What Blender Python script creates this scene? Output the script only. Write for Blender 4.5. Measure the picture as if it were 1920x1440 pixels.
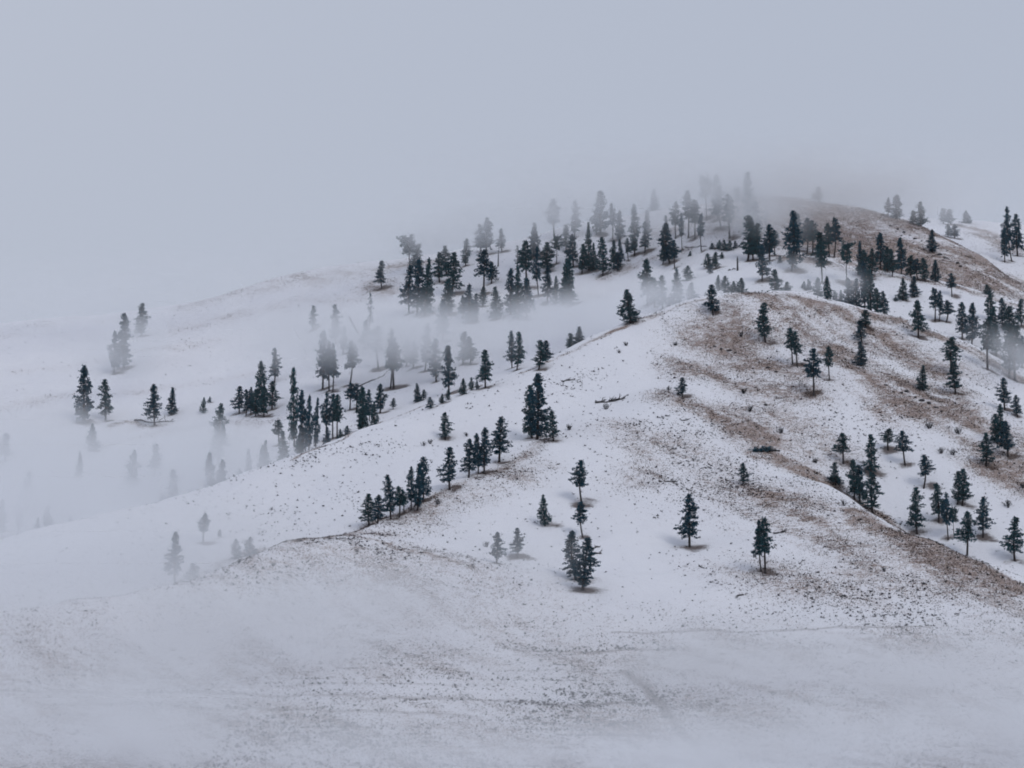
import bpy, math, random
import numpy as np

sc = bpy.context.scene
for o in list(bpy.data.objects):
    bpy.data.objects.remove(o)
COL = sc.collection
R = math.radians

# ---------------------------------------------------------------- camera
F = 4500.0                       # focal length in pixels of the 1920 px wide photograph
PITCH = math.atan2(780.0, F)     # long lens, tilted up from the valley floor
cam = bpy.data.objects.new('camera', bpy.data.cameras.new('camera'))
COL.objects.link(cam)
cam.data.sensor_width = 36.0
cam.data.lens = F / 1920 * 36
cam.data.clip_start = 0.5
cam.data.clip_end = 20000
cam.location = (0, 0, 0)
cam.rotation_euler = (R(90) + PITCH, 0, 0)
sc.camera = cam

# ---------------------------------------------------------------- sky and sun (overcast winter day)
SUN_EL, SUN_ROT = R(42), R(-35)
world = bpy.data.worlds.new('World')
sc.world = world
world.use_nodes = True
wn = world.node_tree
bg = wn.nodes['Background']
sky = wn.nodes.new('ShaderNodeTexSky')
sky.sky_type = 'NISHITA'
sky.sun_disc = False
sky.sun_elevation = SUN_EL
sky.sun_rotation = SUN_ROT
sky.dust_density = 6
sky.ozone_density = 2
grey = wn.nodes.new('ShaderNodeMix')          # closed cloud cover evens the clear sky out to grey
grey.data_type = 'RGBA'
grey.inputs['Factor'].default_value = 0.96
grey.inputs['B'].default_value = (4.45, 4.92, 5.95, 1)
wn.links.new(sky.outputs[0], grey.inputs['A'])
wn.links.new(grey.outputs['Result'], bg.inputs['Color'])
bg.inputs['Strength'].default_value = 0.1
sun = bpy.data.objects.new('sun', bpy.data.lights.new('sun', 'SUN'))
COL.objects.link(sun)
sun.data.energy = 0.72
sun.data.angle = R(22)
sun.data.color = (1.0, 0.97, 0.93)
sun.rotation_euler = (R(90) - SUN_EL, 0, R(35))

sc.view_settings.view_transform = 'Standard'
sc.view_settings.look = 'None'
sc.view_settings.exposure = 0
sc.view_settings.gamma = 1
sc.cycles.max_bounces = 10
sc.cycles.diffuse_bounces = 2
sc.cycles.volume_bounces = 8
sc.cycles.volume_step_rate = 4
sc.cycles.use_denoising = True
sc.cycles.filter_width = 1.9            # the soft rendering of a long lens through damp air
sc.cycles.use_adaptive_sampling = True
sc.cycles.adaptive_threshold = 0.04
world.cycles.sampling_method = 'NONE'      # an even sky needs no importance map

# ---------------------------------------------------------------- helpers
rng = np.random.default_rng(7)
random.seed(7)
CP, SP = math.cos(PITCH), math.sin(PITCH)


def ray(px, py):
    """direction per metre of depth (Y = 1) through a pixel of the photograph"""
    u, v = (px - 960) / F, (720 - py) / F
    y, z = CP - v * SP, SP + v * CP
    return u / y, z / y


def pt(px, py, Y):
    a, b = ray(px, py)
    return (a * Y, Y, b * Y)


_tab = rng.random((256, 256))


def vnoise(x, y):
    xi, yi = np.floor(x).astype(int), np.floor(y).astype(int)
    fx, fy = x - xi, y - yi
    fx, fy = fx * fx * (3 - 2 * fx), fy * fy * (3 - 2 * fy)
    a = _tab[xi & 255, yi & 255]
    b = _tab[(xi + 1) & 255, yi & 255]
    c = _tab[xi & 255, (yi + 1) & 255]
    d = _tab[(xi + 1) & 255, (yi + 1) & 255]
    return (a * (1 - fx) + b * fx) * (1 - fy) + (c * (1 - fx) + d * fx) * fy - 0.5


def fbm(x, y, s, n=3):
    v, a = 0, 1.0
    for k in range(n):
        v = v + a * vnoise(x / s + 17.3 * k, y / s + 5.1 * k)
        s, a = s * 0.5, a * 0.5
    return v


# ---------------------------------------------------------------- terrain: survey points (photo pixel, metres of depth)
SURVEY = """
-250 1100 800; 0 1030 860; 200 962 900; 400 911 935; 560 856 960; 700 796 985; 850 741 1008; 1000 690 1030; 1100 641 1048; 1200 600 1063; 1300 563 1075; 1400 548 1083; 1480 552 1087
1560 570 1088; 1620 582 1088; 1677 595 1088; 1765 625 1082; 1850 662 1072; 1920 700 1062; 2080 780 1040
-200 1210 675; 0 1172 700; 200 1130 728; 330 1092 752; 450 1042 780; 560 1010 802; 640 1002 820; 700 978 842; 860 910 887; 960 860 917; 1040 815 940
0 1090 810; 200 1070 828; 400 1010 858; 560 985 876; 700 940 893; 860 880 916; 960 830 936; 560 920 922; 700 870 940; 850 810 968; 1000 760 990; 200 1010 868; 400 950 900
330 1125 785; 450 1070 815; 560 1035 838; 640 1012 848; 100 1170 765
700 1014 806; 800 1041 792; 900 1064 784; 760 1004 838; 850 985 852
1090 1107 785; 1290 1026 836; 1430 1073 806; 1393 907 902; 1280 742 990; 1092 938 875; 1093 1008 838; 931 1056 808; 1022 985 848; 1250 850 932; 1010 823 952; 1100 740 1002; 1200 680 1030; 1435 640 1045
1526 740 988; 1614 685 1018; 1560 640 1045; 1330 660 1042; 1450 720 1005; 1150 850 925; 1400 800 962; 1300 620 1060
1440 845 942; 1560 905 903; 1640 957 872; 1740 1015 838; 1820 1050 815; 1920 1105 787; 2080 1180 750
1500 950 868; 1600 1020 833; 1750 1090 795; 1600 1100 788; 1900 1160 758
1600 944 917; 1700 1015 887; 1810 1055 867; 1904 1098 847; 1760 982 896; 1800 945 910; 1700 871 940; 1600 800 968; 1850 873 938; 1900 830 955; 1730 732 1005; 1790 735 1003; 1884 765 985; 1580 868 936; 1500 810 962; 2050 900 925; 2080 1080 855
1800 690 1035; 1920 760 1010; 1700 660 1050
-200 1300 650; 300 1200 722; 300 1300 672; 300 1440 598; 0 1250 675; -150 1440 590; 640 1120 768; 640 1200 725; 640 1320 662; 960 1172 755; 960 1250 708; 960 1330 663; 960 1440 602; 1300 1172 752; 1600 1172 750; 1300 1270 700; 1600 1250 708; 1600 1340 658; 1300 1440 600; 1900 1250 708; 1920 1440 598; 2100 1300 680; 2100 1440 598
0 1050 960; 300 965 990; 560 880 1020; 700 825 1040; 850 765 1060; 1000 715 1085; 1100 670 1105; 1200 632 1120; 1300 590 1135; 1400 570 1145; 1550 585 1150; 1677 605 1145; 1765 635 1128; 1850 672 1112; 1950 720 1098
0 1000 1050; 200 930 1090; 400 890 1090; 580 850 1095; 700 800 1125; 840 735 1175; 0 860 1200; 0 780 1275; 160 788 1270; 290 796 1260; 450 775 1235; 600 732 1235; 740 728 1215; 970 690 1160; 870 680 1230; 1080 655 1180
0 605 1500; 100 594 1500; 200 590 1500; 300 580 1500; 400 555 1500; 500 525 1492; 600 503 1482; 700 497 1465; 800 485 1455; 900 466 1450; 1060 427 1442; 1200 405 1440; 1300 390 1432; 1430 370 1420; -250 620 1500
100 690 1385; 230 690 1370; 400 680 1360; 500 620 1410; 600 650 1345; 720 540 1405; 780 590 1335; 980 592 1312; 1000 520 1372; 1130 517 1355; 1060 470 1400; 1200 480 1372; 1265 500 1335; 1230 570 1240; 1300 562 1225; 1330 512 1290; 850 530 1390; 1100 590 1275; 700 640 1310
1370 507 1262; 1400 497 1264; 1460 481 1267; 1535 481 1266; 1572 495 1258; 1660 511 1248; 1760 528 1232; 1840 548 1217; 1920 575 1202; 2080 625 1170
1430 540 1208; 1500 508 1238; 1700 560 1196; 1722 632 1140; 1770 604 1166; 1810 640 1130; 1880 690 1105; 1600 540 1212
1460 492 1298; 1572 505 1290; 1660 521 1280; 1760 537 1265; 1840 556 1248; 1930 584 1232
1500 462 1335; 1600 430 1375; 1650 480 1325; 1750 472 1335; 1850 520 1295; 1420 440 1350; 1340 450 1355
1535 378 1420; 1610 388 1412; 1660 402 1400; 1722 420 1385; 1785 450 1365; 1840 480 1342; 1920 535 1305; 2080 610 1270
1722 436 1425; 1785 466 1405; 1840 500 1385; 1920 556 1345; 1800 413 1560; 1920 425 1550; 2080 440 1540; 1850 470 1450; 1910 490 1412; 1790 443 1480
0 640 1620; 300 615 1620; 600 540 1600; 900 505 1570; 1200 445 1560; 1430 400 1540; 1600 405 1530; -250 660 1640
0 680 1800; 500 620 1800; 1000 520 1780; 1500 430 1760; 1900 460 1750; -300 690 1800; 2200 480 1750
"""
P = []
for tok in SURVEY.replace('\n', ';').split(';'):
    tok = tok.split()
    if len(tok) == 3:
        P.append(pt(*map(float, tok)))
for x in (-450, -220, 0, 220, 450):
    for y, z in ((-300, -3), (0, -2.2), (200, -3), (400, -3.5)):
        P.append((x, y, z))
P = np.array(P)
CC = 12.0


def _phi(x, y):
    return np.sqrt((x[:, None] - P[None, :, 0]) ** 2 + (y[:, None] - P[None, :, 1]) ** 2 + CC * CC)


_n = len(P)
_A = np.zeros((_n + 3, _n + 3))
_A[:_n, :_n] = _phi(P[:, 0], P[:, 1]) - 1.5 * np.eye(_n)   # slight smoothing
_A[:_n, _n] = 1
_A[:_n, _n + 1:] = P[:, :2] / 500
_A[_n:, :_n] = _A[:_n, _n:].T
_W = np.linalg.solve(_A, np.concatenate([P[:, 2], [0, 0, 0]]))


def height(x, y):
    x, y = np.atleast_1d(np.asarray(x, float)), np.atleast_1d(np.asarray(y, float))
    xc, yc = np.clip(x, -470, 470), np.clip(y, -300, 1820)
    out = np.empty(len(x))
    for i in range(0, len(x), 20000):
        a, b = xc[i:i + 20000], yc[i:i + 20000]
        out[i:i + 20000] = _phi(a, b) @ _W[:_n] + _W[_n] + (a * _W[_n + 1] + b * _W[_n + 2]) / 500
    away = np.hypot(x - xc, y - yc)
    out = out * np.exp(-(away / 2500) ** 2)                 # far beyond the photograph the hills sink into a plain
    hillness = np.clip((y - 520) / 150, 0.05, 1)
    out = out + hillness * (2.2 * fbm(x, y, 46) + 1.15 * fbm(x + 90, y, 15, 2) + 0.42 * fbm(x, y + 50, 4.5, 2))
    # trampled contour paths on the low slope
    low = np.clip((790 - y) / 60, 0, 1) * np.clip((y - 560) / 30, 0, 1)
    ph = (out + 1.1 * fbm(x, y, 90, 2)) / 5.2
    fr = ph - np.floor(ph)
    out = out + low * 0.22 * (np.exp(-((fr - 0.5) / 0.07) ** 2) - 0.8 * np.exp(-((fr - 0.36) / 0.08) ** 2))
    return out


TT = np.arange(560.0, 1700.0, 0.75)


def hit(px, py, ymin=0.0):
    """where the sight line of a pixel comes down on the ground, beyond ymin"""
    a, b = ray(px, py)
    d = b * TT - height(a * TT, TT)
    k = np.nonzero((d[:-1] > 0) & (d[1:] <= 0) & (TT[1:] > ymin))[0]
    if len(k) == 0:
        k = [np.argmin(np.where(TT[:-1] > ymin, np.abs(d[:-1]), 1e9))]
    i = k[0]
    t = TT[i] + 0.75 * d[i] / (d[i] - d[i + 1] + 1e-9) if d[i] > 0 >= d[i + 1] else TT[i]
    return a * t, t


def project(x, y, z):
    yc, zc = y * CP + z * SP, -y * SP + z * CP
    return 960 + F * x / yc, 720 - F * zc / yc


# ---------------------------------------------------------------- materials
def material(name, color, rough=0.9, var=0.0, scale=4.0):
    m = bpy.data.materials.new(name)
    m.use_nodes = True
    nt = m.node_tree
    b = nt.nodes['Principled BSDF']
    b.inputs['Roughness'].default_value = rough
    b.inputs['Specular IOR Level'].default_value = 0.15
    b.inputs['Base Color'].default_value = (*color, 1)
    if var:
        geo = nt.nodes.new('ShaderNodeNewGeometry')
        nz = nt.nodes.new('ShaderNodeTexNoise')
        nz.inputs['Scale'].default_value = scale
        nt.links.new(geo.outputs['Position'], nz.inputs['Vector'])
        mp = nt.nodes.new('ShaderNodeMapRange')
        mp.inputs['From Min'].default_value = 0.3
        mp.inputs['From Max'].default_value = 0.7
        mp.inputs['To Min'].default_value = 1 - var
        mp.inputs['To Max'].default_value = 1 + var
        nt.links.new(nz.outputs[0], mp.inputs[0])
        hs = nt.nodes.new('ShaderNodeHueSaturation')
        hs.inputs['Color'].default_value = (*color, 1)
        nt.links.new(mp.outputs[0], hs.inputs['Value'])
        nt.links.new(hs.outputs[0], b.inputs['Base Color'])
    return m


def mesh_from(name, V, T, mats, smooth=False, mat_index=None):
    """numpy vertices (n,3) and triangles (m,3) into a mesh"""
    V, T = np.asarray(V, np.float32), np.asarray(T, np.int32)
    k = T.shape[1]
    me = bpy.data.meshes.new(name)
    me.vertices.add(len(V))
    me.vertices.foreach_set('co', V.ravel())
    me.loops.add(T.size)
    me.loops.foreach_set('vertex_index', T.ravel())
    me.polygons.add(len(T))
    me.polygons.foreach_set('loop_start', np.arange(0, T.size, k, dtype=np.int32))
    if smooth:
        me.polygons.foreach_set('use_smooth', np.ones(len(T), bool))
    for m in mats:
        me.materials.append(m)
    if mat_index is not None:
        me.polygons.foreach_set('material_index', np.asarray(mat_index, np.int32))
    me.update(calc_edges=True)
    return me


def link(name, data, parent=None):
    o = bpy.data.objects.new(name, data)
    COL.objects.link(o)
    if parent is not None:
        o.parent = parent
    return o


#@@TERRAIN
# ---------------------------------------------------------------- where dry grass shows through the snow: strokes along the ground
# (strength, radius m, ymin, points px py ...)
STROKES = [
    (1.0, 5, 0, [(1385, 551), (1440, 553), (1500, 560), (1560, 574), (1620, 587), (1677, 600)]),
    (0.8, 9, 0, [(1450, 565), (1540, 585), (1620, 610), (1690, 650)]),
    (0.95, 5, 0, [(1700, 612), (1765, 632), (1820, 655), (1880, 690), (1925, 715)]),
    (0.62, 14, 0, [(1300, 618), (1380, 640), (1450, 640)]),
    (0.55, 12, 0, [(1290, 690), (1370, 690), (1450, 670), (1500, 700)]),
    (0.8, 8, 0, [(1262, 738), (1300, 760), (1350, 775), (1400, 805), (1445, 842)]),
    (0.6, 10, 0, [(1350, 700), (1400, 720), (1500, 740)]),
    (0.75, 10, 0, [(1560, 660), (1620, 690), (1700, 715), (1780, 738)]),
    (0.85, 5, 0, [(1590, 682), (1660, 700), (1760, 745), (1830, 765)]),
    (0.7, 12, 0, [(1680, 760), (1780, 780), (1880, 850), (1925, 880)]),
    (0.7, 7, 0, [(1850, 870), (1890, 900), (1920, 915)]),
    (1.1, 4.5, 0, [(1445, 848), (1500, 880), (1560, 912), (1640, 962), (1740, 1020), (1820, 1055), (1920, 1110)]),
    (0.95, 6, 0, [(1600, 965), (1690, 1010), (1800, 1068), (1900, 1112)]),
    (0.5, 16, 0, [(1420, 930), (1520, 990), (1640, 1050), (1780, 1110), (1900, 1140)]),
    (0.4, 16, 0, [(1430, 1070), (1560, 1100), (1700, 1120), (1850, 1130)]),
    (0.6, 16, 0, [(1480, 600), (1580, 630), (1680, 660), (1760, 690)]),
    (0.5, 16, 0, [(1640, 720), (1740, 750), (1850, 800), (1925, 840)]),
    (0.55, 14, 0, [(1380, 600), (1460, 615), (1540, 640)]),
    (0.5, 12, 0, [(1420, 770), (1480, 800), (1540, 850)]),
    (0.45, 14, 0, [(1540, 980), (1640, 1020), (1760, 1080)]),
    (0.36, 10, 0, [(1160, 800), (1200, 850), (1190, 900)]),
    (0.3, 14, 0, [(1250, 830), (1330, 870), (1380, 940)]),
    (0.55, 3, 0, [(1030, 826), (960, 866), (900, 896), (820, 935), (740, 968), (690, 986), (640, 1004), (560, 1013), (480, 1032), (430, 1052), (370, 1080)]),
    (0.36, 10, 0, [(980, 880), (900, 920), (800, 965), (700, 1000)]),
    (0.5, 2.4, 0, [(640, 1004), (700, 1016), (760, 1031), (820, 1044), (880, 1060)]),
    (0.34, 20, 0, [(420, 1080), (560, 1050), (700, 1060), (850, 1090)]),
    (0.3, 26, 0, [(300, 1130), (600, 1140), (900, 1160)]),
    (0.25, 20, 0, [(960, 1200), (1100, 1260), (1200, 1330)]),
    (0.5, 1.7, 0, [(1165, 1255), (1205, 1285), (1240, 1320), (1265, 1360), (1300, 1400), (1345, 1440)]),
    (0.35, 16, 0, [(500, 1320), (800, 1330), (1050, 1340), (1250, 1330)]),
    (0.44, 30, 0, [(-50, 1330), (400, 1350), (900, 1400), (1400, 1330), (1950, 1330)]),
    (0.38, 26, 0, [(0, 1240), (500, 1240), (1000, 1230), (1500, 1220), (1950, 1210)]),
    (0.42, 30, 0, [(0, 1430), (700, 1440), (1300, 1430), (1900, 1430)]),
    (0.9, 30, 1290, [(1440, 395), (1540, 420), (1620, 450), (1720, 490), (1820, 520), (1910, 550)]),
    (0.95, 10, 1290, [(1430, 375), (1535, 384), (1610, 396), (1680, 416), (1740, 436), (1800, 466), (1850, 492), (1915, 535)]),
    (0.9, 16, 1290, [(1500, 450), (1600, 480), (1700, 505)]),
    (0.8, 5, 1150, [(1470, 484), (1572, 499), (1660, 514), (1760, 532), (1840, 553), (1900, 572)]),
    (0.55, 10, 1420, [(1820, 425), (1870, 450), (1915, 475)]),
    (0.36, 14, 1380, [(380, 565), (470, 540), (560, 520), (650, 512), (720, 505)]),
    (0.8, 6, 1380, [(745, 497), (775, 495), (800, 492)]),
    (0.5, 8, 1330, [(690, 530), (715, 540), (730, 548)]),
    (0.12, 10, 1400, [(20, 625), (120, 600), (230, 598)]),
    (0.4, 5, 1100, [(1130, 520), (1180, 500), (1230, 480), (1290, 465)]),
    (0.35, 8, 1300, [(1230, 440), (1300, 420), (1400, 400)]),
    (0.17, 5, 1100, [(20, 700), (120, 690), (260, 660), (400, 640)]),
    (0.17, 5, 1100, [(0, 770), (100, 745), (230, 735), (380, 720), (520, 690)]),
    (0.16, 5, 1100, [(60, 830), (180, 840), (300, 810), (430, 800)]),
    (0.2, 6, 1200, [(330, 620), (450, 590), (560, 560), (680, 560)]),
    (0.16, 5, 1050, [(420, 790), (480, 800), (540, 780)]),
    (0.5, 3, 1050, [(205, 800), (240, 790), (300, 800)]),
    (0.75, 2, 1000, [(1175, 604), (1200, 598), (1240, 585)]),
    (0.7, 1.3, 0, [(840, 742), (900, 724), (980, 700), (1060, 665), (1120, 636), (1190, 606), (1260, 578), (1330, 560)]),
    (0.6, 1.0, 0, [(560, 858), (650, 820), (720, 790), (800, 760)]),
]
LINES = [  # soil edges of the contour paths on the low slope, and the edge of the gully that cuts them
    (0.6, 1.0, 0, [(1150, 1183), (1300, 1180), (1460, 1184), (1600, 1176), (1740, 1174)]),
    (0.65, 1.0, 0, [(960, 1218), (1080, 1222), (1180, 1218), (1290, 1214)]),
    (0.5, 1.5, 0, [(0, 1295), (200, 1300), (450, 1300), (620, 1302), (800, 1308), (960, 1314)]),
    (0.5, 1.4, 0, [(80, 1320), (330, 1320), (480, 1326), (620, 1335), (800, 1340), (900, 1346)]),
    (0.8, 0.9, 0, [(960, 1316), (1060, 1322), (1140, 1320), (1240, 1318), (1260, 1330)]),
    (0.7, 0.9, 0, [(960, 1350), (1060, 1356), (1120, 1366)]),
    (0.5, 1.0, 0, [(960, 1256), (1100, 1260), (1170, 1262)]),
    (0.4, 1.2, 0, [(540, 1285), (700, 1280), (860, 1286)]),
    (0.4, 1.0, 0, [(300, 1100), (420, 1092), (520, 1106)]),
    (0.4, 1.2, 0, [(1280, 1320), (1500, 1318), (1700, 1318)]),
    (0.4, 1.0, 0, [(420, 1228), (540, 1226)]),
    (0.8, 1.4, 0, [(1165, 1258), (1205, 1285), (1240, 1320), (1265, 1358), (1305, 1400), (1350, 1440)]),
    (0.55, 1.6, 0, [(1120, 1366), (1160, 1385), (1200, 1402)]),
]
SAGE = [  # thick sagebrush (share of ground, radius m)
    (1.0, 3.0, 0, [(985, 1315), (1040, 1320), (1120, 1322), (1200, 1318), (1235, 1312)]),
    (1.0, 5.0, 0, [(1000, 1350), (1060, 1352), (1110, 1360), (1165, 1355)]),
    (0.8, 6.0, 0, [(1030, 1375), (1080, 1378), (1120, 1372)]),
    (0.8, 7.0, 0, [(1080, 1300), (1150, 1305), (1220, 1305)]),
    (0.7, 3.0, 0, [(1000, 1217), (1080, 1218), (1150, 1214), (1260, 1214)]),
    (0.7, 2.5, 0, [(1010, 1253), (1110, 1258)]),
    (0.6, 6.0, 0, [(1070, 1275), (1150, 1290)]),
    (0.9, 10.0, 0, [(480, 1392), (520, 1385), (580, 1380), (640, 1390), (690, 1395)]),
    (0.6, 9.0, 0, [(500, 1350), (560, 1350), (620, 1400)]),
    (0.5, 14.0, 0, [(400, 1440), (640, 1430), (900, 1440)]),
    (0.45, 16.0, 0, [(1300, 1370), (1400, 1380), (1500, 1370)]),
    (0.35, 16.0, 0, [(1650, 1390), (1800, 1400), (1920, 1400)]),
    (0.6, 5.0, 0, [(1530, 1110), (1600, 1120), (1680, 1115), (1720, 1105)]),
    (0.5, 9.0, 0, [(1560, 1140), (1650, 1160), (1720, 1150)]),
    (0.5, 7.0, 0, [(1300, 860), (1350, 880), (1400, 920), (1450, 930)]),
    (0.5, 5.0, 0, [(1045, 730), (1080, 715), (1110, 700)]),
    (0.5, 5.0, 0, [(560, 870), (650, 838), (740, 838)]),
    (0.4, 6.0, 0, [(640, 1010), (690, 1025), (760, 1045)]),
    (0.4, 6.0, 0, [(430, 1085), (520, 1080), (640, 1075)]),
    (0.45, 5.0, 0, [(1230, 905), (1270, 900), (1300, 930)]),
    (0.45, 8.0, 0, [(1200, 800), (1260, 790), (1320, 800), (1290, 840)]),
    (1.0, 2.6, 0, [(1535, 893), (1580, 920), (1640, 958), (1690, 985)]),
    (0.7, 1.8, 0, [(1690, 985), (1760, 1022), (1840, 1058)]),
    (0.4, 7.0, 0, [(1560, 780), (1620, 800), (1680, 790)]),
]


def ground_strokes(strokes):
    segs = []
    for s, rad, ymin, pts in strokes:
        w = [hit(px, py, ymin) for px, py in pts]
        for (x0, y0), (x1, y1) in zip(w[:-1], w[1:]):
            if math.hypot(x1 - x0, y1 - y0) < 160:
                segs.append((s, rad, x0, y0, x1, y1))
    return segs


def stroke_field(segs, x, y):
    v = np.zeros(len(x))
    for s, rad, x0, y0, x1, y1 in segs:
        m = (x > min(x0, x1) - 3 * rad) & (x < max(x0, x1) + 3 * rad) & (y > min(y0, y1) - 3 * rad) & (y < max(y0, y1) + 3 * rad)
        if not m.any():
            continue
        a, b = x[m], y[m]
        dx, dy = x1 - x0, y1 - y0
        t = np.clip(((a - x0) * dx + (b - y0) * dy) / (dx * dx + dy * dy + 1e-6), 0, 1)
        d2 = (a - x0 - t * dx) ** 2 + (b - y0 - t * dy) ** 2
        v[m] = np.maximum(v[m], s * np.exp(-0.6 * d2 / (rad * rad)))
    return v


SEG_GRASS = ground_strokes(STROKES)
SEG_LINE = ground_strokes(LINES)
SEG_SAGE = ground_strokes(SAGE)


def grass_field(x, y):
    wob = 5 * fbm(x + 300, y, 24, 3), 5 * fbm(x, y + 300, 24, 3)
    u, v = 0.6 * x - 0.8 * y, 0.8 * x + 0.6 * y          # drifts lie along the fall of the slope
    g = stroke_field(SEG_GRASS, x + wob[0], y + wob[1])
    return np.clip(g * (1.15 + 0.45 * fbm(x, y, 20, 3) + 1.2 * fbm(u / 5, v, 6, 3)) + 0.14 * np.clip(fbm(x + 70, y + 10, 60, 3) + 0.1, 0, 1), 0, 1)


def line_field(x, y):
    return stroke_field(SEG_LINE, x + 1.5 * fbm(x, y, 14, 2), y + 3 * fbm(x + 40, y, 25, 2))
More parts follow.
